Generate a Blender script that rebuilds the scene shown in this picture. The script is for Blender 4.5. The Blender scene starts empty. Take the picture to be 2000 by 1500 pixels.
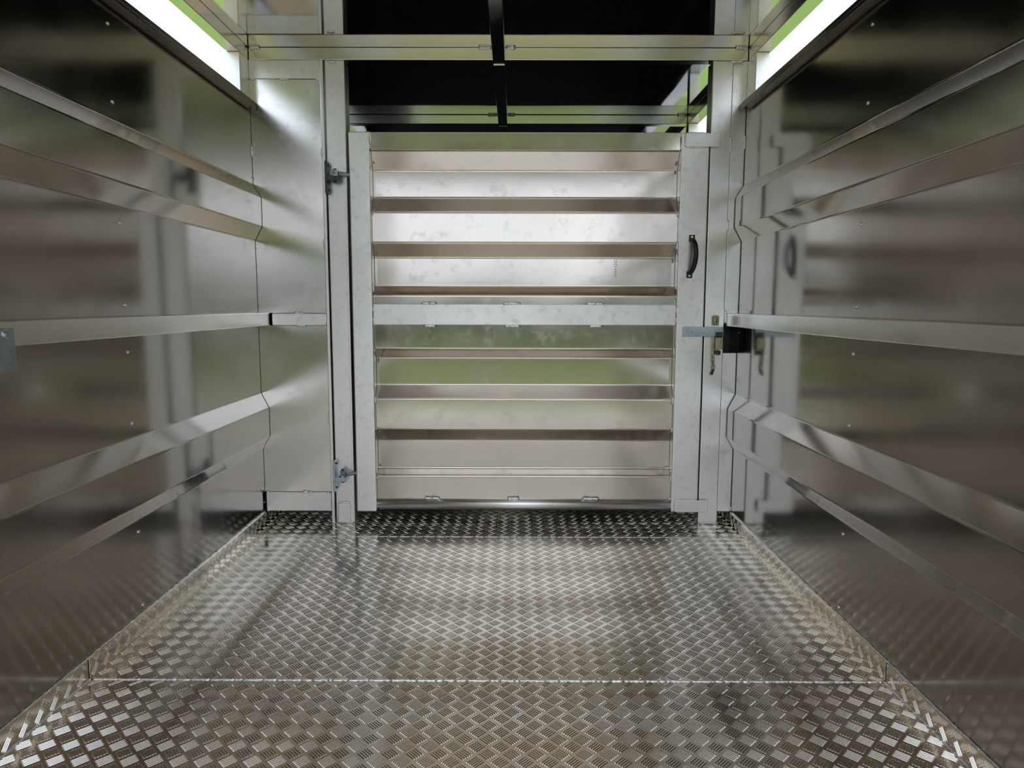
import bpy, bmesh, math, random
from mathutils import Vector, Matrix

random.seed(7)
S = bpy.context.scene
COL = S.collection

# ------------------------------------------------------------------ camera
cam_d = bpy.data.cameras.new('camera')
cam = bpy.data.objects.new('camera', cam_d)
COL.objects.link(cam)
S.camera = cam
CAM_H = 0.7492
cam_d.sensor_width = 36.0
cam_d.lens = 1351.5 / 2000 * 36.0
cam_d.clip_start = 0.02
def cam_axes(p, y, r):
    f = Vector((math.sin(y)*math.cos(p), math.cos(y)*math.cos(p), -math.sin(p)))
    rt = Vector((math.cos(y), -math.sin(y), 0))
    dn = f.cross(rt)
    return rt*math.cos(r)+dn*math.sin(r), -rt*math.sin(r)+dn*math.cos(r), f
_rt, _dn, _f = cam_axes(0.1133, -0.002684, -0.0022975)
_m = Matrix((_rt, -_dn, -_f)).transposed().to_4x4()
_m.translation = Vector((0, 0, CAM_H))
cam.matrix_world = _m

# ------------------------------------------------------------------ sky, exposure
W = bpy.data.worlds.new('overcast_sky')
S.world = W
W.use_nodes = True
nt = W.node_tree
nt.nodes.clear()
out = nt.nodes.new('ShaderNodeOutputWorld')
bg = nt.nodes.new('ShaderNodeBackground')
tc = nt.nodes.new('ShaderNodeTexCoord')
nz = nt.nodes.new('ShaderNodeTexNoise')
nz.inputs['Scale'].default_value = 2.2
nz.inputs['Detail'].default_value = 5
mp = nt.nodes.new('ShaderNodeMapping')
mp.inputs['Scale'].default_value = (1, 1, 2.2)
rp = nt.nodes.new('ShaderNodeValToRGB')
rp.color_ramp.elements[0].position = 0.3
rp.color_ramp.elements[0].color = (0.68, 0.80, 0.96, 1)
rp.color_ramp.elements[1].position = 0.72
rp.color_ramp.elements[1].color = (0.88, 0.93, 1.0, 1)
nt.links.new(tc.outputs['Generated'], mp.inputs['Vector'])
nt.links.new(mp.outputs['Vector'], nz.inputs['Vector'])
nt.links.new(nz.outputs['Fac'], rp.inputs['Fac'])
nt.links.new(rp.outputs['Color'], bg.inputs['Color'])
bg.inputs['Strength'].default_value = 1.45
nt.links.new(bg.outputs['Background'], out.inputs['Surface'])

S.view_settings.view_transform = 'Standard'
S.view_settings.look = 'None'
S.view_settings.gamma = 1.0
S.view_settings.use_curve_mapping = False
S.view_settings.exposure = 0.27
S.cycles.max_bounces = 7
S.cycles.glossy_bounces = 7
S.cycles.use_adaptive_sampling = True
S.cycles.adaptive_threshold = 0.03
S.cycles.diffuse_bounces = 3
S.cycles.blur_glossy = 0.3

# ------------------------------------------------------------------ materials
def new_mat(name):
    m = bpy.data.materials.new(name)
    m.use_nodes = True
    n = m.node_tree.nodes
    return m, m.node_tree, n['Principled BSDF']

def alu(name, base=(0.78, 0.78, 0.77), rough=0.25, var=0.08, aniso=0.0, tangent=None,
        grain=None, grain_amt=0.0, wave=0.0, wave_scale=1.6, smudge=0.0, smudge_scale=14,
        smudge_col=(0.45, 0.44, 0.42), scuff=0.0):
    """aluminium: metallic, with rolled grain, faint handling marks and oil-canning"""
    m, t, b = new_mat(name)
    N, L = t.nodes, t.links
    b.inputs['Metallic'].default_value = 1.0
    tc = N.new('ShaderNodeTexCoord')
    geo = N.new('ShaderNodeNewGeometry')
    # roughness variation
    n1 = N.new('ShaderNodeTexNoise')
    n1.inputs['Scale'].default_value = 6
    n1.inputs['Detail'].default_value = 4
    L.new(geo.outputs['Position'], n1.inputs['Vector'])
    mr = N.new('ShaderNodeMapRange')
    mr.inputs['From Min'].default_value = 0.3
    mr.inputs['From Max'].default_value = 0.7
    mr.inputs['To Min'].default_value = rough - var*0.5
    mr.inputs['To Max'].default_value = rough + var*0.5
    L.new(n1.outputs['Fac'], mr.inputs['Value'])
    rough_out = mr.outputs['Result']
    col_out = None
    if smudge > 0:
        n2 = N.new('ShaderNodeTexNoise')
        n2.inputs['Scale'].default_value = smudge_scale
        n2.inputs['Detail'].default_value = 8
        n2.inputs['Roughness'].default_value = 0.7
        L.new(geo.outputs['Position'], n2.inputs['Vector'])
        cr = N.new('ShaderNodeValToRGB')
        cr.color_ramp.elements[0].position = 0.52
        cr.color_ramp.elements[0].color = (0, 0, 0, 1)
        cr.color_ramp.elements[1].position = 0.74
        cr.color_ramp.elements[1].color = (smudge,)*3 + (1,)
        L.new(n2.outputs['Fac'], cr.inputs['Fac'])
        mx = N.new('ShaderNodeMix')
        mx.data_type = 'RGBA'
        mx.inputs['A'].default_value = base + (1,)
        mx.inputs['B'].default_value = smudge_col + (1,)
        L.new(cr.outputs['Color'], mx.inputs['Factor'])
        col_out = mx.outputs['Result']
        ad = N.new('ShaderNodeMath')
        ad.operation = 'MULTIPLY_ADD'
        ad.inputs[1].default_value = 0.25
        L.new(cr.outputs['Color'], ad.inputs[0])
        L.new(rough_out, ad.inputs[2])
        rough_out = ad.outputs[0]
    if col_out is not None:
        L.new(col_out, b.inputs['Base Color'])
    else:
        b.inputs['Base Color'].default_value = base + (1,)
    L.new(rough_out, b.inputs['Roughness'])
    if aniso:
        b.inputs['Anisotropic'].default_value = aniso
        cx = N.new('ShaderNodeCombineXYZ')
        for i in range(3):
            cx.inputs[i].default_value = tangent[i]
        L.new(cx.outputs[0], b.inputs['Tangent'])
    prev = None
    if wave:
        n3 = N.new('ShaderNodeTexNoise')
        n3.inputs['Scale'].default_value = wave_scale
        n3.inputs['Detail'].default_value = 1
        L.new(geo.outputs['Position'], n3.inputs['Vector'])
        bp = N.new('ShaderNodeBump')
        bp.inputs['Strength'].default_value = 1.0
        bp.inputs['Distance'].default_value = wave
        L.new(n3.outputs['Fac'], bp.inputs['Height'])
        prev = bp
    if grain_amt:
        mp = N.new('ShaderNodeMapping')
        mp.inputs['Scale'].default_value = grain
        L.new(geo.outputs['Position'], mp.inputs['Vector'])
        n4 = N.new('ShaderNodeTexNoise')
        n4.inputs['Scale'].default_value = 1.0
        n4.inputs['Detail'].default_value = 2
        L.new(mp.outputs['Vector'], n4.inputs['Vector'])
        bp2 = N.new('ShaderNodeBump')
        bp2.inputs['Strength'].default_value = 1.0
        bp2.inputs['Distance'].default_value = grain_amt
        L.new(n4.outputs['Fac'], bp2.inputs['Height'])
        if prev:
            L.new(prev.outputs['Normal'], bp2.inputs['Normal'])
        prev = bp2
    if prev:
        L.new(prev.outputs['Normal'], b.inputs['Normal'])
    return m

def plain(name, col, rough=0.5, metal=0.0, noise=0.0, scale=20, col2=None):
    m, t, b = new_mat(name)
    b.inputs['Roughness'].default_value = rough
    b.inputs['Metallic'].default_value = metal
    if noise or col2:
        N, L = t.nodes, t.links
        geo = N.new('ShaderNodeNewGeometry')
        n = N.new('ShaderNodeTexNoise')
        n.inputs['Scale'].default_value = scale
        n.inputs['Detail'].default_value = 6
        L.new(geo.outputs['Position'], n.inputs['Vector'])
        mr = N.new('ShaderNodeMapRange')
        mr.inputs['From Min'].default_value = 0.35
        mr.inputs['From Max'].default_value = 0.65
        L.new(n.outputs['Fac'], mr.inputs['Value'])
        mx = N.new('ShaderNodeMix')
        mx.data_type = 'RGBA'
        mx.inputs['A'].default_value = col + (1,)
        mx.inputs['B'].default_value = (col2 or tuple(c*(1-noise) for c in col)) + (1,)
        L.new(mr.outputs['Result'], mx.inputs['Factor'])
        L.new(mx.outputs['Result'], b.inputs['Base Color'])
    else:
        b.inputs['Base Color'].default_value = col + (1,)
    return m

UP = (0.04, 0.15, 1)
M = {}
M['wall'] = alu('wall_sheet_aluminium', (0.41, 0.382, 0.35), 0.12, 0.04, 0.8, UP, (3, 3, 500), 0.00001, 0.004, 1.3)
M['panel'] = alu('partition_sheet_aluminium', (0.82, 0.80, 0.77), 0.19, 0.06, 0.4, UP, (3, 3, 500), 0.00002, 0.003, 2.5, 0.25, 30)
M['roof'] = alu('roof_sheet_aluminium', (0.74, 0.75, 0.75), 0.05, 0.04, wave=0.006, wave_scale=1.5)
M['beam'] = alu('roof_beam_aluminium', (0.80, 0.78, 0.75), 0.18, 0.06)
M['post'] = alu('mill_finish_aluminium', (0.93, 0.92, 0.905), 0.36, 0.10, 0.6, UP, (400, 400, 6), 0.00004, 0, 1, 0.28, 40)
M['gate'] = alu('gate_tube_aluminium', (0.93, 0.92, 0.905), 0.38, 0.10, 0.6, UP, (300, 300, 8), 0.00004, 0, 1, 0.34, 45)
M['gate_bar'] = alu('gate_bar_aluminium', (0.95, 0.945, 0.935), 0.45, 0.10, 0.7, UP, (8, 300, 300), 0.00004, 0, 1, 0.4, 28)
M['slat'] = alu('gate_slat_aluminium', (0.64, 0.585, 0.52), 0.13, 0.05, 0.3, UP, (3, 3, 400), 0.00002, 0.002, 2.0, 0.35, 18)
M['rail'] = alu('rail_aluminium', (0.78, 0.76, 0.73), 0.25, 0.08, 0.4, UP, (400, 6, 400), 0.00003)
M['floor'] = alu('floor_plate_aluminium', (0.73, 0.67, 0.59), 0.14, 0.04, wave=0.0006, wave_scale=3)
M['tread'] = alu('tread_bar_aluminium', (0.84, 0.79, 0.73), 0.16, 0.04)
M['bright'] = alu('drawn_tube_aluminium', (0.92, 0.92, 0.91), 0.32, 0.06, smudge=0.2, smudge_scale=20)
M['cap'] = alu('dark_capping_channel', (0.16, 0.145, 0.13), 0.28, 0.06)
M['weld'] = alu('weld_bead_aluminium', (0.95, 0.95, 0.94), 0.45, 0.1)
M['rivet'] = alu('rivet_aluminium', (0.85, 0.85, 0.85), 0.25, 0.05)
M['zinc'] = plain('blue_zinc_steel', (0.50, 0.58, 0.62), 0.35, 1.0, 0.2, 40)
M['yzinc'] = plain('yellow_zinc_steel', (0.52, 0.50, 0.34), 0.4, 1.0, 0.35, 60)
M['dark_steel'] = plain('dark_steel', (0.10, 0.11, 0.12), 0.45, 0.8, 0.3, 40)
M['black'] = plain('black_plastic', (0.012, 0.012, 0.013), 0.35)
M['blackout'] = plain('compartment_blackout', (0.02, 0.02, 0.021), 0.6)  # black put in to darken the unseen compartment and the panel hole
M['ink'] = plain('black_ink', (0.05, 0.055, 0.05), 0.7)
M['grass'] = plain('field_grass', (0.19, 0.235, 0.06), 0.9, 0, 0.3, 0.6, (0.145, 0.185, 0.045))
M['lawn'] = plain('lawn_grass', (0.30, 0.42, 0.09), 0.9, 0, 0.3, 0.8, (0.22, 0.33, 0.065))
M['gravel'] = plain('tan_gravel', (0.62, 0.42, 0.26), 0.9, 0, 0.3, 30)
M['hedge'] = plain('hedge_leaves', (0.055, 0.085, 0.028), 0.9, 0, 0.5, 1.5)

# ------------------------------------------------------------------ helpers
WL = {}
def put(o, loc, parent=None, **props):
    COL.objects.link(o)
    if parent is not None:
        o.parent = parent
        o.location = Vector(loc) - WL[parent.name]
    else:
        o.location = loc
    WL[o.name] = Vector(loc)
    for k, v in props.items():
        o[k] = v
    return o

def obj(name, bm, mat, parent=None, smooth=False, loc=None, **props):
    """link a bmesh (world coordinates) as ONE mesh object, origin at the middle of its base"""
    bm.normal_update()
    xs = [v.co for v in bm.verts]
    mn = Vector((min(c.x for c in xs), min(c.y for c in xs), min(c.z for c in xs)))
    mx = Vector((max(c.x for c in xs), max(c.y for c in xs), max(c.z for c in xs)))
    c = Vector(loc) if loc else Vector(((mn.x+mx.x)/2, (mn.y+mx.y)/2, mn.z))
    bmesh.ops.translate(bm, verts=bm.verts, vec=-c)
    me = bpy.data.meshes.new(name)
    bm.to_mesh(me)
    bm.free()
    if smooth:
        me.polygons.foreach_set('use_smooth', [True]*len(me.polygons))
    me.materials.append(M[mat])
    return put(bpy.data.objects.new(name, me), c, parent, **props)

def empty(name, loc, **props):
    o = bpy.data.objects.new(name, None)
    o.empty_display_size = 0.1
    return put(o, loc, None, **props)

def merge(bm, tmp):
    me = bpy.data.meshes.new('tmp')
    tmp.to_mesh(me)
    tmp.free()
    bm.from_mesh(me)
    bpy.data.meshes.remove(me)

def box(x0, x1, y0, y1, z0, z1, bev=0.0015, bm=None, seg=2):
    t = bmesh.new()
    bmesh.ops.create_cube(t, size=1)
    for v in t.verts:
        v.co = Vector(((x0+x1)/2 + v.co.x*(x1-x0), (y0+y1)/2 + v.co.y*(y1-y0), (z0+z1)/2 + v.co.z*(z1-z0)))
    if bev:
        bmesh.ops.bevel(t, geom=list(t.edges), offset=bev, segments=seg, affect='EDGES', profile=0.5)
    if bm is None:
        return t
    merge(bm, t)
    return bm

def cyl(p, q, r, n=16, bm=None, r2=None, bev=0):
    t = bm if bm is not None else bmesh.new()
    p, q = Vector(p), Vector(q)
    a = (q-p).normalized()
    u = a.orthogonal().normalized()
    w = a.cross(u)
    r2 = r if r2 is None else r2
    A = [t.verts.new(p + (u*math.cos(2*math.pi*i/n) + w*math.sin(2*math.pi*i/n))*r) for i in range(n)]
    B = [t.verts.new(q + (u*math.cos(2*math.pi*i/n) + w*math.sin(2*math.pi*i/n))*r2) for i in range(n)]
    for i in range(n):
        t.faces.new((A[i], A[(i+1) % n], B[(i+1) % n], B[i]))
    t.faces.new(A[::-1])
    t.faces.new(B)
    return t

def tube(pts, radii, n=8, bm=None, closed=False):
    t = bm if bm is not None else bmesh.new()
    pts = [Vector(p) for p in pts]
    if not hasattr(radii, '__len__'):
        radii = [radii]*len(pts)
    rings = []
    ref = None
    for i, p in enumerate(pts):
        if closed:
            d = (pts[(i+1) % len(pts)] - pts[i-1]).normalized()
        else:
            d = (pts[min(i+1, len(pts)-1)] - pts[max(i-1, 0)]).normalized()
        if ref is None:
            ref = d.orthogonal().normalized()
        u = (ref - d*ref.dot(d)).normalized()
        ref = u
        w = d.cross(u)
        rings.append([t.verts.new(p + (u*math.cos(2*math.pi*k/n) + w*math.sin(2*math.pi*k/n))*radii[i]) for k in range(n)])
    R = len(rings)
    for i in range(R if closed else R-1):
        a, b = rings[i], rings[(i+1) % R]
        for k in range(n):
            t.faces.new((a[k], a[(k+1) % n], b[(k+1) % n], b[k]))
    if not closed:
        t.faces.new(rings[0][::-1])
        t.faces.new(rings[-1])
    return t

def bead(p, q, r=0.004, bm=None, step=0.004, n=6, jit=0.35):
    """a lumpy weld bead from p to q"""
    p, q = Vector(p), Vector(q)
    L = (q-p).length
    k = max(3, int(L/step))
    pts, rad = [], []
    for i in range(k+1):
        f = i/k
        pts.append(p.lerp(q, f) + Vector((random.uniform(-1, 1), random.uniform(-1, 1), random.uniform(-1, 1)))*r*0.18)
        e = min(1.0, min(f, 1-f)*k/1.5 + 0.35)
        rad.append(r*e*(1 + (jit if i % 2 else -jit)*0.5 + random.uniform(-jit, jit)*0.4))
    return tube(pts, rad, n, bm)

def round_poly(pts, r, seg=3, closed=False):
    """round the inner vertices of a 2-D polyline; returns list of points and, per source vertex, the index where its arc starts"""
    o, idx = [], []
    n = len(pts)
    for i, p in enumerate(pts):
        if not closed and i in (0, n-1):
            idx.append(len(o))
            o.append(p)
            continue
        a = Vector(pts[i-1]) - Vector(p)
        b = Vector(pts[(i+1) % n]) - Vector(p)
        d = min(r, a.length*0.45, b.length*0.45)
        P0, P1 = Vector(p)+a.normalized()*d, Vector(p)+b.normalized()*d
        idx.append(len(o))
        for k in range(seg+1):
            f = k/seg
            o.append(tuple(P0*(1-f)**2 + Vector(p)*2*f*(1-f) + P1*f*f))
    return o, idx

def strip_solid(front, back, to3, s0, s1, bm=None):
    """a thin solid: two matching 2-D polylines swept from s0 to s1"""
    t = bm if bm is not None else bmesh.new()
    n = len(front)
    V = [[t.verts.new(to3(p, s)) for p in line] for s in (s0, s1) for line in (front, back)]
    f0, b0, f1, b1 = V
    for i in range(n-1):
        t.faces.new((f0[i], f0[i+1], f1[i+1], f1[i]))
        t.faces.new((b0[i+1], b0[i], b1[i], b1[i+1]))
        t.faces.new((f0[i+1], f0[i], b0[i], b0[i+1]))
        t.faces.new((f1[i], f1[i+1], b1[i+1], b1[i]))
    t.faces.new((f0[0], f1[0], b1[0], b0[0]))
    t.faces.new((f1[-1], f0[-1], b0[-1], b1[-1]))
    bmesh.ops.recalc_face_normals(t, faces=t.faces)
    return t

def copy_to(o, loc, parent):
    c = o.copy()
    return put(c, loc, parent)

# ------------------------------------------------------------------ main dimensions (metres)
XL, XR = -0.856, 0.750          # inner faces of the side walls
P = 2.324                       # front of the partition
Y0, Y1 = -0.30, 4.30            # open rear end, closed front end
YR = 0.30                       # unseen rear edge of the roof, cut short to let sky onto treads
ZR, ZB = 1.570, 1.531           # roof sheet, underside of roof beams
ZT = 1.399                      # top of the side walls
FR = 0.041                      # frame tube size
FRAMES = (-0.275, 0.74, 1.528, 3.112)

# ------------------------------------------------------------------ outside: ground, pad, hedge
GZ = -0.47
t = bmesh.new()
bmesh.ops.create_grid(t, x_segments=24, y_segments=24, size=45)
for v in t.verts:
    v.co.z = GZ - 0.01
obj('ground', t, 'grass', kind='structure', label='mown green field around the trailer')
t = bmesh.new()
bmesh.ops.create_grid(t, x_segments=20, y_segments=20, size=1)
for v in t.verts:
    v.co = Vector((v.co.x*9, -1.45 + v.co.y*1.6, GZ + 0.012))
obj('gravel_pad', t, 'gravel', kind='structure', label='tan gravel patch behind the open trailer end')
t = bmesh.new()
bmesh.ops.create_grid(t, x_segments=20, y_segments=20, size=1)
for v in t.verts:
    v.co = Vector((v.co.x*8, 5.0 + v.co.y*4.9, GZ + 0.006))
obj('lawn', t, 'lawn', kind='structure', label='bright green lawn beside the trailer')
t = bmesh.new()
nseg, nh = 220, 9
rings = []
for i in range(nseg):
    a = 2*math.pi*i/nseg
    row = []
    for j in range(nh):
        f = j/(nh-1)
        ht = 2.1 + 0.45*math.sin(a*9) + 0.3*math.sin(a*23+1) + random.uniform(-0.12, 0.12)
        rr = 17 - 0.5*math.cos(math.pi*(f-0.4)) + random.uniform(-0.2, 0.2) + f*0.8
        row.append(t.verts.new((rr*math.cos(a), rr*math.sin(a), GZ - 0.05 + ht*f)))
    rings.append(row)
for i in range(nseg):
    for j in range(nh-1):
        a, b = rings[i], rings[(i+1) % nseg]
        t.faces.new((a[j], a[j+1], b[j+1], b[j]))
obj('hedge', t, 'hedge', kind='stuff', label='dark green hedge around the far edge of the field', category='hedge')

# ------------------------------------------------------------------ floor
floor = obj('floor', box(XL-0.04, XR+0.04, Y0, Y1, -0.06, -0.0045, 0), 'floor', kind='structure',
            label='aluminium tread plate trailer floor')
SEAM1, SEAM2 = 1.312, 2.180
plates = []
for a, b in ((Y0, SEAM1-0.002), (SEAM1+0.002, SEAM2-0.002), (SEAM2+0.002, Y1-0.01)):
    plates.append(obj('floor_plate', box(XL, XR, a, b, -0.0042, 0.0, 0.0005, seg=1), 'floor', floor))
# five-bar tread
BL, BW, BH, BP = 0.0255, 0.0036, 0.0012, 0.0045
def bar(bm, c, d, n, z0=None, up=Vector((0, 0, 1))):
    """one raised bar: long lens with a rounded back. c centre, d direction, n across"""
    h, w = BL/2, BW/2
    o = [(-h, 0), (-h*0.82, w), (h*0.82, w), (h, 0), (h*0.82, -w), (-h*0.82, -w)]
    V = [bm.verts.new(c + d*x + n*y) for x, y in o]
    e, q = h*0.84, 0.00095
    T = [bm.verts.new(c + d*x + n*y + up*BH) for x, y in ((-e, q), (e, q), (e, -q), (-e, -q))]
    for f in ((V[1], V[2], T[1], T[0]), (V[4], V[5], T[3], T[2]), (T[0], T[1], T[2], T[3]),
              (V[0], V[1], T[0]), (V[0], T[0], T[3]), (V[5], V[0], T[3]),
              (V[2], V[3], T[1]), (V[3], T[2], T[1]), (V[3], V[4], T[2])):
        bm.faces.new(f)
def lozenge(bm, c, s, ex=Vector((1, 0, 0)), ey=Vector((0, 1, 0)), lim=None):
    d = (ex + ey*s).normalized()
    n = (ey - ex*s).normalized()
    up = ex.cross(ey)
    for k in range(-2, 3):
        cc = c + n*BP*k
        if lim and not lim(cc):
            continue
        bar(bm, cc, d, n, up=up)
PX, PY = 0.0408, 0.0402
cells = []
for s, ox, oy in ((1, 0, 0), (-1, PX/2, PY/2)):
    for i in range(-3, 46):
        for j in range(-27, 56):
            x = -0.797 + ox + PX*i
            y = 1.104 + oy + PY*j
            if XL + 0.012 < x < XR - 0.012 and Y0 + 0.02 < y < 3.3:
                cells.append((x, y, s))
def plate_of(y):
    return 0 if y < SEAM1 else 1 if y < SEAM2 else 2
def seen(x, y):
    v = Vector((x, y, -CAM_H))
    z = v.dot(_f)
    return abs(v.dot(_rt)/z*1351.5) < 1030 and v.dot(_dn)/z*1351.5 < 770
near = sorted([c for c in cells if plate_of(c[1]) == 0 and seen(c[0], c[1])], key=lambda c: c[1])[:300]
nearset = set(near)
proto = {}
for s in (1, -1):
    t = bmesh.new()
    lozenge(t, Vector((0, 0, 0)), s)
    bmesh.ops.recalc_face_normals(t, faces=t.faces)
    me = bpy.data.meshes.new('tread_lozenge')
    t.to_mesh(me)
    t.free()
    me.materials.append(M['tread'])
    proto[s] = me
for x, y, s in near:
    put(bpy.data.objects.new('tread_lozenge', proto[s]), (x, y, 0.0), plates[0])
rest = [bmesh.new() for _ in range(3)]
for c in cells:
    if c in nearset:
        continue
    k = plate_of(c[1])
    lo, hi = ((Y0, SEAM1), (SEAM1, SEAM2), (SEAM2, Y1))[k]
    lozenge(rest[k], Vector((c[0], c[1], 0)), c[2],
            lim=lambda q: lo+0.008 < q.y < hi-0.008 and XL+0.012 < q.x < XR-0.012)
for k in range(3):
    bmesh.ops.recalc_face_normals(rest[k], faces=rest[k].faces)
    obj('tread_pattern', rest[k], 'tread', plates[k], kind='stuff')
# seams with weld beads
for sy in (SEAM1, SEAM2):
    t = bmesh.new()
    x = XL + 0.01
    while x < XR - 0.01:
        l = random.uniform(0.02, 0.06)
        bead((x, sy, 0.0006), (min(x+l, XR-0.008), sy, 0.0006), 0.0022 if sy < 2 else 0.0016, t, 0.005, 5)
        x += l*0.92
    obj('seam_weld', t, 'weld', floor, smooth=True)
for x in (-0.37, -0.155, 0.002, 0.165, 0.29, 0.47):
    t = bmesh.new()
    bead((x, SEAM1-0.009, 0.001), (x+0.002, SEAM1+0.009, 0.001), 0.0022, t, 0.004, 5)
    obj('tack_weld', t, 'weld', floor, smooth=True)
# upturned tread edges along the walls
for side in (-1, 1):
    for a, b in ((Y0, SEAM1-0.002), (SEAM1+0.002, P+0.02), (P+0.02, Y1-0.01)):
        if side < 0:
            x0, x1 = XL+0.0005, XL+0.0055
        else:
            x0, x1 = XR-0.0055, XR-0.0005
        up_o = obj('upturned_edge', box(x0, x1, a, b, 0.0, 0.042, 0.001, seg=1), 'floor', floor)
        t = bmesh.new()
        xs = x1 if side < 0 else x0
        ex = Vector((0, -side*-1, 0)) if side < 0 else Vector((0, -1, 0))
        ex = Vector((0, 1, 0)) if side < 0 else Vector((0, -1, 0))
        for s, oy, oz in ((1, 0, 0.010), (-1, PY/2, 0.030)):
            j = 0
            y = a + 0.02 + oy
            while y < min(b - 0.015, 2.5):
                if y > 0.3:
                    lozenge(t, Vector((xs, y, oz)), s*-side, ex, Vector((0, 0, 1)),
                            lim=lambda q: 0.009 < q.z < 0.033)
                y += PY
        if len(t.verts):
            bmesh.ops.recalc_face_normals(t, faces=t.faces)
            obj('tread_pattern', t, 'tread', up_o, kind='stuff')
        else:
            t.free()
    # bead along the fold of the near plate and along the top
    xw = XL+0.007 if side < 0 else XR-0.007
    t = bmesh.new()
    y = 0.6
    while y < SEAM1:
        l = random.uniform(0.03, 0.07)
        bead((xw, y, 0.001), (xw, min(y+l, SEAM1), 0.001), 0.003, t, 0.005, 5)
        y += l*0.9
    obj('fold_weld', t, 'weld', floor, smooth=True)
    t = bmesh.new()
    xw = XL+0.002 if side < 0 else XR-0.002
    y = 0.6
    while y < P-0.02:
        l = random.uniform(0.03, 0.09)
        bead((xw, y, 0.043), (xw, min(y+l, P-0.01), 0.043), 0.0022, t, 0.006, 5)
        y += l*0.95
    obj('edge_weld', t, 'weld', floor, smooth=True)

# ------------------------------------------------------------------ side walls
SW = 0.025
prof = [(0, 0.030), (0, 0.262), (SW, 0.305), (SW, 0.402), (0, 0.452), (0, 0.960), (SW, 1.005), (SW, 1.099), (0, 1.140), (0, 1.384)]
pf, _ = round_poly(prof, 0.003, 3)
pb = [(x-0.0025, z) for x, z in pf]
RIVZ = (0.060, 0.234, 0.484, 0.644, 0.747, 0.925, 1.177, 1.336)
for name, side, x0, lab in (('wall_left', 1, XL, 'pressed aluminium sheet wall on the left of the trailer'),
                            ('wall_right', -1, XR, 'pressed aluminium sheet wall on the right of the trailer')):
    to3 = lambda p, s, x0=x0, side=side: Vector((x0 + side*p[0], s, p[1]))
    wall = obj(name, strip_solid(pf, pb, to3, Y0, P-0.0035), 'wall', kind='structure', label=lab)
    obj('light_stop_skin', box(*sorted((x0-side*0.0455, x0-side*0.0475)), Y0, Y1, -0.05, ZT-0.002, 0), 'wall', wall)  # unseen sheet added outside the wall to stop light leaking through seams
    obj('front_sheet', strip_solid(pf, pb, to3, P+0.0035, Y1-0.005), 'wall', wall)
    riv = bmesh.new()
    bmesh.ops.create_uvsphere(riv, u_segments=10, v_segments=6, radius=0.0042)
    for v in riv.verts:
        v.co.x *= 0.55
    me = bpy.data.meshes.new('rivet')
    riv.to_mesh(me)
    riv.free()
    me.polygons.foreach_set('use_smooth', [True]*len(me.polygons))
    me.materials.append(M['rivet'])
    for y in (1.528,):
        for z in RIVZ:
            put(bpy.data.objects.new('rivet', me), (x0 + side*0.0008, y, z), wall)
    for z in (1.35, 1.16, 0.935, 0.75, 0.66, 0.50, 0.155, 0.075):
        r = put(bpy.data.objects.new('rivet', me), (x0 + side*0.0005, P-0.012, z), wall)
        r.scale = (0.6, 0.6, 0.6)

# capping channel on top of each wall
for k, (side, x0, lab) in enumerate(((1, XL, 'dark capping channel along the top edge of the left wall'),
                                     (-1, XR, 'dark capping channel along the top edge of the right wall'))):
    xa, xb = sorted((x0 - side*0.043, x0 + side*0.020))
    cap = obj('trim_%d' % (k+1), box(xa, xb, Y0, P-0.004, 1.3825, ZT, 0.002), 'cap', kind='structure', label=lab)
    xc, xd = sorted((x0 + side*0.016, x0 + side*0.0225))
    obj('lip', box(xc, xd, Y0, P-0.004, 1.3765, 1.3865, 0.0015), 'cap', cap)
    obj('front_capping', box(xa, xb, P+0.045, Y1, 1.3825, ZT, 0.002), 'cap', cap)

# frame uprights outside the walls
def upright(x0, x1, y0, y1, lab, grp):
    t = box(x0, x1, y0, y1, -0.02, ZT+0.0005, 0.002)
    inner = (x0, x1+0.0035) if x0 < 0 else (x0-0.0035, x1)
    if y0 > YR:
        box(*inner, y0, y1, ZT+0.001, ZB-0.0005, 0.002, t)
    u = obj('wall_upright', t, 'post', label=lab, category='upright', group=grp)
    return u
for side, x0, sl in ((1, XL, 'left'), (-1, XR, 'right')):
    xa, xb = sorted((x0 - side*0.0435, x0 - side*0.003))
    for y in FRAMES + (P-0.037,):
        lab = {1.528: 'aluminium tube upright behind the riveted line of the %s wall' % sl,
               3.112: 'aluminium tube upright of the %s wall beyond the gate' % sl,
               0.74: 'aluminium tube upright of the %s wall second from the open end' % sl,
               -0.275: 'aluminium tube upright of the %s wall at the open end' % sl,
               }.get(
                   y, 'bright aluminium upright in the %s ventilation gap beside the partition' % sl)
        if y == P-0.037:
            upright(xa, xb, y-0.037, y+0.077, lab, 'wall uprights')
        else:
            upright(xa, xb, y-0.02, y+0.02, lab, 'wall uprights')

# far end wall of the front compartment and lower apron
obj('wall_front', box(XL-0.04, XR+0.04, Y1, Y1+0.004, -0.02, ZR, 0), 'blackout', kind='structure',
    label='closed end wall of the compartment beyond the gate')  # unseen wall made black so the compartment reflects dark in the roof

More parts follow.
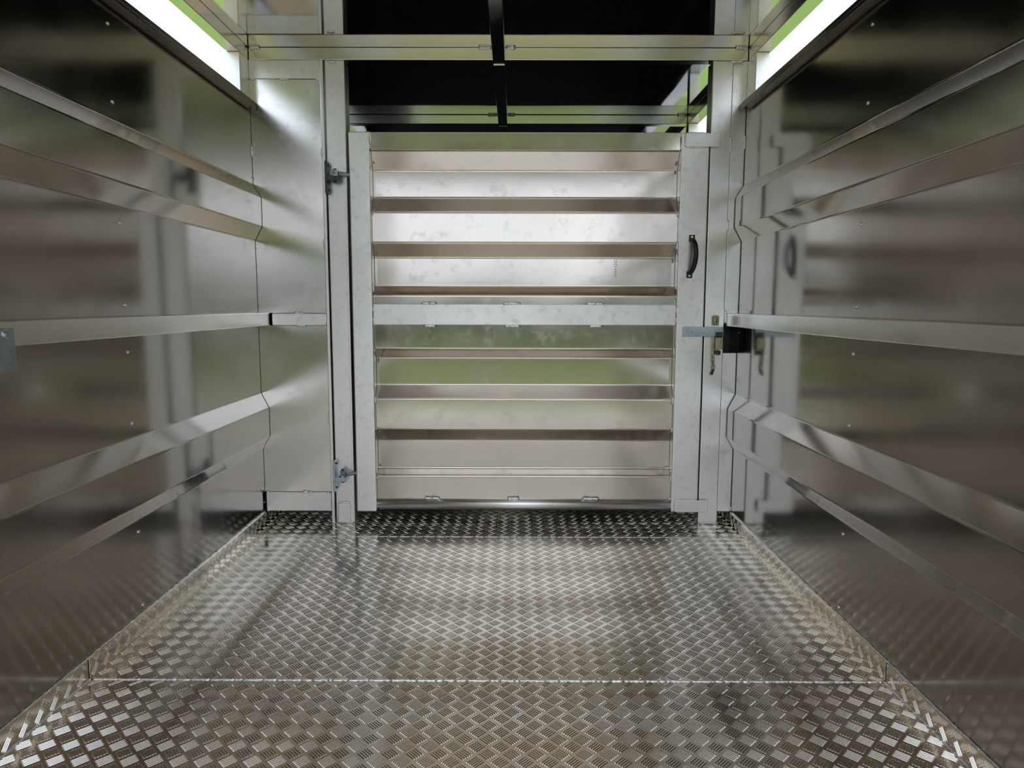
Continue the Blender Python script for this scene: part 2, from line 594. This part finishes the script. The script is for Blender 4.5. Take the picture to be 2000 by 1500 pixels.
# ------------------------------------------------------------------ roof
t = bmesh.new()
box(XL-0.055, XR+0.055, YR, Y1+0.01, ZR, ZR+0.003, 0, t)
ceil_o = obj('ceiling', t, 'roof', kind='structure', label='mirror-bright aluminium roof sheet')
def beam(name, x0, x1, y0, y1, lab, z0=ZB, z1=ZR-0.0005):
    return obj(name, box(x0, x1, y0, y1, z0, z1, 0.002), 'beam', label=lab, category='roof beam', group='roof beams')
beam('roof_side_beam', XL-FR, XL, YR, Y1, 'long aluminium roof beam above the left ventilation gap')
beam('roof_side_beam', XR, XR+0.046, YR, Y1, 'long aluminium roof beam above the right ventilation gap')
cb = {}
for y, lab in ((P, 'aluminium roof crossbeam above the gate and its posts'),
               (3.112, 'greenish roof crossbeam seen over the gate in the front compartment'),
               (1.508, 'aluminium roof crossbeam over the riveted line of the walls'),
               (0.72, 'aluminium roof crossbeam second from the open end'),
               (YR, 'aluminium roof crossbeam at the rear edge of the roof')):
    cb[y] = beam('roof_crossbeam', XL+0.001, XR-0.001, y, y+0.04, lab)
CX0, CX1 = -0.0705, -0.0315
ys = sorted(list(cb))
segs = [(ys[i]+0.04, ys[i+1]) for i in range(len(ys)-1)] + [(ys[-1]+0.04, Y1)]
ridge = empty('roof_ridge_beam', (-0.05, YR, ZB), label='dark lengthwise roof beam down the middle of the roof',
              category='roof beam', group='roof beams')
for a, b in segs:
    obj('ridge_section', box(CX0, CX1, a+0.001, b-0.001, ZB-0.003, ZR-0.0005, 0.002), 'beam', ridge)
# welds at the roof joints
for y in (P, 3.112):
    t = bmesh.new(); bead((CX0-0.045, y-0.003, ZR-0.003), (CX0-0.004, y-0.003, ZR-0.003), 0.004, t)
    obj('weld_bead', t, 'weld', cb[y], smooth=True)
    t = bmesh.new(); bead((CX1+0.004, y-0.003, ZR-0.003), (CX1+0.035, y-0.003, ZR-0.003), 0.004, t)
    obj('weld_bead', t, 'weld', cb[y], smooth=True)
    t = bmesh.new(); bead((XR-0.045, y-0.003, ZR-0.003), (XR-0.004, y-0.003, ZR-0.003), 0.0045, t)
    obj('weld_bead', t, 'weld', cb[y], smooth=True)
    t = bmesh.new(); bead((XL+0.004, y-0.003, ZR-0.003), (XL+0.04, y-0.003, ZR-0.003), 0.0045, t)
    obj('weld_bead', t, 'weld', cb[y], smooth=True)

# ------------------------------------------------------------------ partition: fixed panels
JL0, JL1 = -0.626, -0.548
JR0, JR1 = 0.637, 0.703
back = empty('wall_back', (0, P, 0), kind='structure', label='fixed aluminium partition either side of the gate')
def part(name, x0, x1, y0, y1, z0, z1, mat, bev=0.0015, par=None):
    return obj(name, box(x0, x1, y0, y1, z0, z1, bev), mat, par or back)
px0 = XL + 0.0005
part('upper_sheet', px0, JL0-0.001, P, P+0.003, 0.7215, 1.4705, 'panel', 0.0004)
part('top_strip', px0, JL0-0.001, P-0.003, P+0.03, 1.472, ZB-0.001, 'post')
part('middle_strip', -0.806, JL0-0.001, P-0.012, P+0.025, 0.681, 0.7205, 'post')
part('lower_sheet', px0, JL0-0.001, P, P+0.003, 0.1105, 0.680, 'panel', 0.0004)
part('bottom_strip', px0+0.0055, JL0-0.001, P-0.006, P+0.03, 0.0435, 0.1095, 'post')
# narrow right-hand panel with its hand hole
part('upper_sheet', JR1+0.0005, XR-0.0005, P+0.004, P+0.030, 0.7235, ZB-0.001, 'post', 0.001)
part('lower_sheet', JR1+0.0005, XR-0.0005, P+0.004, P+0.030, 0.0435, 0.591, 'post', 0.001)
part('hole_blackout', JR1+0.0005, XR-0.0005, P+0.085, P+0.090, 0.585, 0.73, 'blackout', 0)  # black plate added behind the hole to keep it dark
# welds
def wb(px, py, pz, qx, qz, r=0.0038, par=None, yq=None):
    t = bmesh.new()
    bead((px, py, pz), (qx, py, qz), r, t)
    return obj('weld_bead', t, 'weld', par or back, smooth=True)
wb(-0.757, P-0.002, 1.471, -0.728, 1.471)
wb(-0.853, P-0.002, 1.471, -0.838, 1.471)
wb(-0.640, P-0.003, 1.471, -0.626, 1.471)
wb(-0.626, P-0.003, 1.455, -0.626, 1.530, 0.003)
wb(-0.735, P-0.010, 0.722, -0.700, 0.722)
wb(-0.728, P-0.010, 0.680, -0.695, 0.680)
wb(-0.727, P-0.005, 0.110, -0.690, 0.110)
wb(-0.640, P-0.006, 0.108, -0.628, 0.108)
wb(-0.850, P-0.006, 0.112, -0.838, 0.112)
wb(-0.850, P-0.006, 0.046, -0.838, 0.046)
wb(-0.627, P-0.002, 1.255, -0.627, 1.225, 0.0035)
wb(-0.627, P-0.002, 0.965, -0.627, 0.930, 0.0035)
wb(-0.627, P-0.002, 0.390, -0.627, 0.345, 0.0035)
wb(-0.628, P-0.008, 0.720, -0.628, 0.683, 0.004)
wb(-0.855, P-0.002, 1.265, -0.855, 1.225, 0.0045)
wb(0.703, P, 1.295, 0.703, 1.245, 0.0035)
wb(0.748, P+0.002, 1.300, 0.748, 1.255, 0.004)
wb(0.703, P, 1.03, 0.703, 0.995, 0.0035)
wb(0.738, P+0.002, 1.03, 0.738, 0.995, 0.0035)
wb(0.705, P-0.001, 0.735, 0.705, 0.69, 0.004)
wb(0.749, P+0.002, 0.06, 0.749, 0.044, 0.004)
wb(-0.60, P-0.003, 1.524, -0.575, 1.524, 0.004)
wb(0.690, P-0.003, 1.526, 0.735, 1.526, 0.004)

# door posts
jl = empty('door_post', (-0.587, P+0.03, 0), label='aluminium channel post on the hinge side of the gate', category='post', group='gate posts')
obj('body', box(-0.612, JL1, P, P+0.06, 0.0, ZB-0.0005, 0.003), 'post', jl)
obj('flange', box(JL0, -0.6155, P-0.008, P+0.05, 0.0, ZB-0.0005, 0.002), 'post', jl)
obj('rib', box(JL1-0.006, JL1+0.0005, P-0.005, P+0.01, 0.18, 1.12, 0.001), 'post', jl)
obj('foot_plate', box(-0.604, -0.561, P-0.010, P-0.0005, 0.004, 0.070, 0.002), 'gate', jl, label='bright filler plate welded in the post foot')
wb(-0.604, P-0.006, 0.073, -0.564, 0.073, 0.003, jl)
wb(-0.607, P-0.006, 0.010, -0.607, 0.066, 0.0028, jl)
wb(-0.610, P-0.004, 0.003, -0.552, 0.003, 0.003, jl)
jr = empty('door_post', (0.67, P+0.03, 0), label='broad aluminium post on the latch side of the gate', category='post', group='gate posts')
obj('body', box(JR0, JR1, P, P+0.06, 0.0, ZB-0.0005, 0.003), 'post', jr)
wb(0.639, P-0.003, 0.004, 0.701, 0.004, 0.003, jr)

# ------------------------------------------------------------------ side rails
t = empty('side_rail', (XL+0.022, 1.0, 0.681), label='square aluminium rail along the left wall', category='rail', group='side rails')
obj('rail_tube', box(XL+0.0005, -0.812, Y0, P-0.013, 0.681, 0.723, 0.002), 'rail', t)
obj('end_cap', box(XL+0.003, -0.815, P-0.013, P-0.010, 0.684, 0.720, 0.0005), 'black', t)
t2 = empty('side_rail', (XR-0.022, 1.0, 0.681), label='square aluminium rail along the right wall', category='rail', group='side rails')
obj('rail_tube', box(0.707, XR-0.0005, Y0, P+0.003, 0.681, 0.7235, 0.002), 'rail', t2)
# bracket hung on the left rail
bk = empty('rail_bracket', (-0.81, 1.09, 0.641), label='bright flat bracket bolted to the left rail at the picture edge', category='bracket')
obj('plate', box(-0.8118, -0.807, 1.045, 1.118, 0.641, 0.711, 0.001), 'zinc', bk)
obj('fold', box(-0.8118, -0.800, 1.040, 1.046, 0.641, 0.711, 0.001), 'zinc', bk)
b1 = obj('bolt', cyl((-0.807, 1.098, 0.702), (-0.8035, 1.098, 0.702), 0.0052, 6), 'zinc', bk)
obj('washer', cyl((-0.807, 1.098, 0.702), (-0.806, 1.098, 0.702), 0.0075, 18), 'rivet', b1)

# ------------------------------------------------------------------ gate
G = P - 0.008                    # gate front face
gate = empty('gate', (0.045, G+0.02, 0.042), label='aluminium gate of horizontal corrugated slats in a tube frame', category='gate')
GL0, GL1, GR0, GR1 = -0.539, -0.471, 0.541, 0.632
obj('hinge_stile', box(GL0, GL1, G, G+0.05, 0.042, 1.307, 0.004, seg=3), 'gate', gate)
obj('latch_stile', box(GR0, GR1, G, G+0.05, 0.044, 1.304, 0.003, seg=3), 'gate', gate)
obj('top_rail', box(GL1+0.0005, GR0-0.0005, G+0.004, G+0.045, 1.2485, 1.307, 0.003, seg=3), 'slat', gate)
obj('middle_rail', box(GL1+0.0005, GR0-0.0005, G+0.002, G+0.045, 0.683, 0.753, 0.003, seg=3), 'gate_bar', gate)
obj('bottom_tube', cyl((GL1+0.0005, G+0.02, 0.065), (GR0-0.0005, G+0.02, 0.065), 0.0195, 28), 'bright', gate, smooth=True)
yf, yb = 2.335, 2.363
up = [(yf, 1.252), (yf, 1.250), (yb, 1.194), (yb, 1.104), (yf, 1.054), (yf, 0.954), (yb, 0.909), (yb, 0.812), (yf, 0.782), (yf, 0.740)]
lo = [(yf, 0.700), (yf, 0.602), (yb, 0.572), (yb, 0.477), (yf, 0.431), (yf, 0.328), (yb, 0.284), (yb, 0.186), (yf, 0.164), (yf, 0.078)]
for line, cuts in ((up, (0, 3, 5, 7, 9)), (lo, (0, 1, 3, 5, 7, 9))):
    rp_, ix = round_poly(line, 0.0045, 4)
    starts = [ix[c] if c < len(line)-1 else len(rp_)-1 for c in cuts]
    for k in range(len(cuts)-1):
        seg_ = rp_[starts[k]:starts[k+1]+1]
        bk_ = [(y+0.0025, z) for y, z in seg_]
        obj('slat', strip_solid(seg_, bk_, lambda p, s: Vector((s, p[0], p[1])), GL1+0.001, GR0-0.001), 'slat', gate)
# welds on the gate
for px in (-0.285, -0.005, 0.270):
    for z0, yy in ((0.7555, G+0.006), (0.6805, G+0.006), (0.087, G+0.012)):
        wb(px + random.uniform(-0.01, 0.01) - 0.025, yy, z0, px + 0.025 + random.uniform(-0.006, 0.006), z0, 0.0058, gate)
for z in (1.25, 1.20, 1.10, 1.05, 0.95, 0.91, 0.81, 0.78, 0.60, 0.57, 0.475, 0.43, 0.33, 0.28, 0.185, 0.16, 0.088):
    for px in (GL1+0.002, GR0-0.002):
        if random.random() < 0.8:
            t = bmesh.new()
            l = random.uniform(0.006, 0.02)
            bead((px, 2.332, z-l), (px, 2.332, z+l*0.6), 0.0026, t)
            obj('weld_bead', t, 'weld', gate, smooth=True)
for z in (0.700, 0.735, 1.262, 1.300):
    for px in (GL1, GR0):
        t = bmesh.new()
        bead((px, G+0.004, z-0.01), (px, G+0.004, z+0.01), 0.0022, t)
        obj('weld_bead', t, 'weld', gate, smooth=True)
# stop tabs
for z0, z1 in ((1.260, 1.302), (0.046, 0.087)):
    tb = obj('stop_tab', box(0.553, 0.665, G-0.008, G-0.0003, z0, z1, 0.0015), 'gate', gate)
    for q in ((0.5535, z0, 0.5535, z1), (0.556, z1, 0.628, z1), (0.556, z0, 0.628, z0)):
        t = bmesh.new()
        bead((q[0], G-0.002, q[1]), (q[2], G-0.002, q[3]), 0.0035, t)
        obj('weld_bead', t, 'weld', tb, smooth=True)
# pull handle
t = bmesh.new()
pts = []
for i in range(17):
    f = i/16
    s = math.sin(math.pi*min(1, max(0, (f-0.04)/0.92)))**0.45 if 0.04 < f < 0.96 else 0
    pts.append((0.584 - 0.005*f + 0.0085*s, G - 0.004 - 0.030*s, 0.966 - 0.112*f))
tube(pts, [0.0082]*17, 10, t)
hd = obj('pull_handle', t, 'black', gate, smooth=True, label='black bow handle')
for x, z in ((0.584, 0.969), (0.579, 0.851)):
    fl = obj('flange', box(x-0.0095, x+0.0095, G-0.005, G-0.0002, z-0.011, z+0.011, 0.0015), 'black', hd)
    obj('screw', cyl((x-0.0015, G-0.005, z+(0.003 if z > 0.9 else -0.003)), (x-0.0015, G-0.0095, z+(0.003 if z > 0.9 else -0.003)), 0.0038, 10), 'rivet', hd)
# faint mill print
t = bmesh.new()
xp = 0.342
for z in (0.898, 0.884):
    pts = [(xp+0.0045*math.cos(a*math.pi/8), yb-0.0007, z+0.0050*math.sin(a*math.pi/8)) for a in range(16)]
    tube(pts, 0.0007, 4, t, closed=True)
for z in (0.872, 0.869, 0.864, 0.861, 0.856, 0.853, 0.846):
    tube([(xp-0.004, yb-0.0007, z), (xp+0.003, yb-0.0007, z)], 0.0006, 4, t)
for z in (0.872, 0.864, 0.853):
    tube([(xp+0.001, yb-0.0007, z), (xp+0.001, yb-0.0007, z-0.005)], 0.0006, 4, t)
obj('ink_print', t, 'ink', gate, label='faint vertical ink stamp')

# ------------------------------------------------------------------ hinges
def hinge(zl, lab, plate, lug, nut, eye, dark):
    m = 'dark_steel' if dark else 'zinc'
    h = obj('hinge', box(-0.612, -0.604, P-0.034, P-0.0005, plate[0], plate[1], 0.0015), m, jl, label=lab)
    obj('lug', box(-0.6045, lug[0], P-0.040, P-0.002, lug[1], lug[2], 0.0015), m, h)
    obj('bolt', cyl((-0.581, P-0.022, lug[1]-0.006), (-0.581, P-0.022, nut[1]+0.005), 0.005, 12), 'dark_steel', h)
    obj('nut', cyl((-0.581, P-0.022, nut[0]), (-0.581, P-0.022, nut[1]), 0.0105, 6), 'zinc', h)
    obj('eye', cyl((-0.581, P-0.022, lug[2]), (-0.581, P-0.022, nut[0]), 0.0135, 18), 'zinc', h)
    obj('eye_shank', cyl((-0.570, P-0.022, (eye[0]+eye[1])/2), (GL0-0.001, P-0.004, (eye[0]+eye[1])/2), (eye[1]-eye[0])/2, 12), 'zinc', h, smooth=False)
    for z in (plate[0]+0.012, plate[1]-0.012):
        obj('plate_screw', cyl((-0.604, P-0.016, z), (-0.6005, P-0.016, z), 0.004, 8), 'dark_steel', h)
hinge(0, 'dark bolted hinge bracket near the top of the gate', (1.109, 1.210), (-0.564, 1.147, 1.162), (1.166, 1.182), (1.1635, 1.178), True)
hinge(0, 'zinc plated hinge bracket near the foot of the gate', (0.118, 0.226), (-0.567, 0.154, 0.169), (0.174, 0.190), (0.170, 0.185), False)

# ------------------------------------------------------------------ latch
la = empty('gate_latch', (0.66, P-0.01, 0.518), label='zinc slam latch with bar and hanging chain on the right gate post', category='latch')
lb = obj('latch_bar', box(0.562, 0.697, G-0.0065, G-0.0003, 0.647, 0.679, 0.001), 'zinc', la, label='flat blue zinc bar')
for x in (0.577, 0.598):
    b = obj('bolt', cyl((x, G-0.0065, 0.663), (x, G-0.0105, 0.663), 0.0058, 14), 'zinc', lb, smooth=False)
t = bmesh.new()
tube([(0.672+0.007*math.cos(a), P-0.010+0.003*math.sin(a), 0.702+0.013*math.sin(a)) for a in [i*math.pi/8 for i in range(16)]], 0.0032, 6, t, closed=True)
obj('staple', t, 'yzinc', la, smooth=True)
obj('staple_plate', box(0.661, 0.684, P-0.005, P-0.0005, 0.684, 0.716, 0.001), 'yzinc', la)
obj('keeper_plate', box(0.661, 0.669, P-0.012, P-0.0005, 0.585, 0.650, 0.001), 'yzinc', la)
hk = obj('catch_body', box(0.6695, 0.6945, P-0.024, P-0.0005, 0.605, 0.645, 0.002), 'yzinc', la)
obj('catch_spring', tube([(0.682+0.006*math.cos(k*0.9), P-0.012+0.006*math.sin(k*0.9), 0.598-0.0004*k) for k in range(30)], 0.0016, 5), 'dark_steel', hk, smooth=True)
obj('catch_knuckle', cyl((0.671, P-0.017, 0.653), (0.692, P-0.017, 0.653), 0.0085, 14), 'dark_steel', la, smooth=False)
obj('catch_foot', box(0.670, 0.690, P-0.018, P-0.002, 0.588, 0.600, 0.002), 'dark_steel', la)
for k in range(4):
    c = Vector((0.667 + 0.001*k, P-0.008, 0.582 - 0.0125*k))
    ex = Vector((1, 0, 0)) if k % 2 else Vector((0, 1, 0))
    tt = tube([c + ex*0.0042*math.cos(a) + Vector((0, 0, 0.0085*math.sin(a))) for a in [i*math.pi/6 for i in range(12)]], 0.0017, 5, closed=True)
    obj('chain_link', tt, 'yzinc', la, smooth=True)
obj('chain_pin', cyl((0.671, P-0.008, 0.538), (0.664, P-0.008, 0.518), 0.0038, 10), 'dark_steel', la)
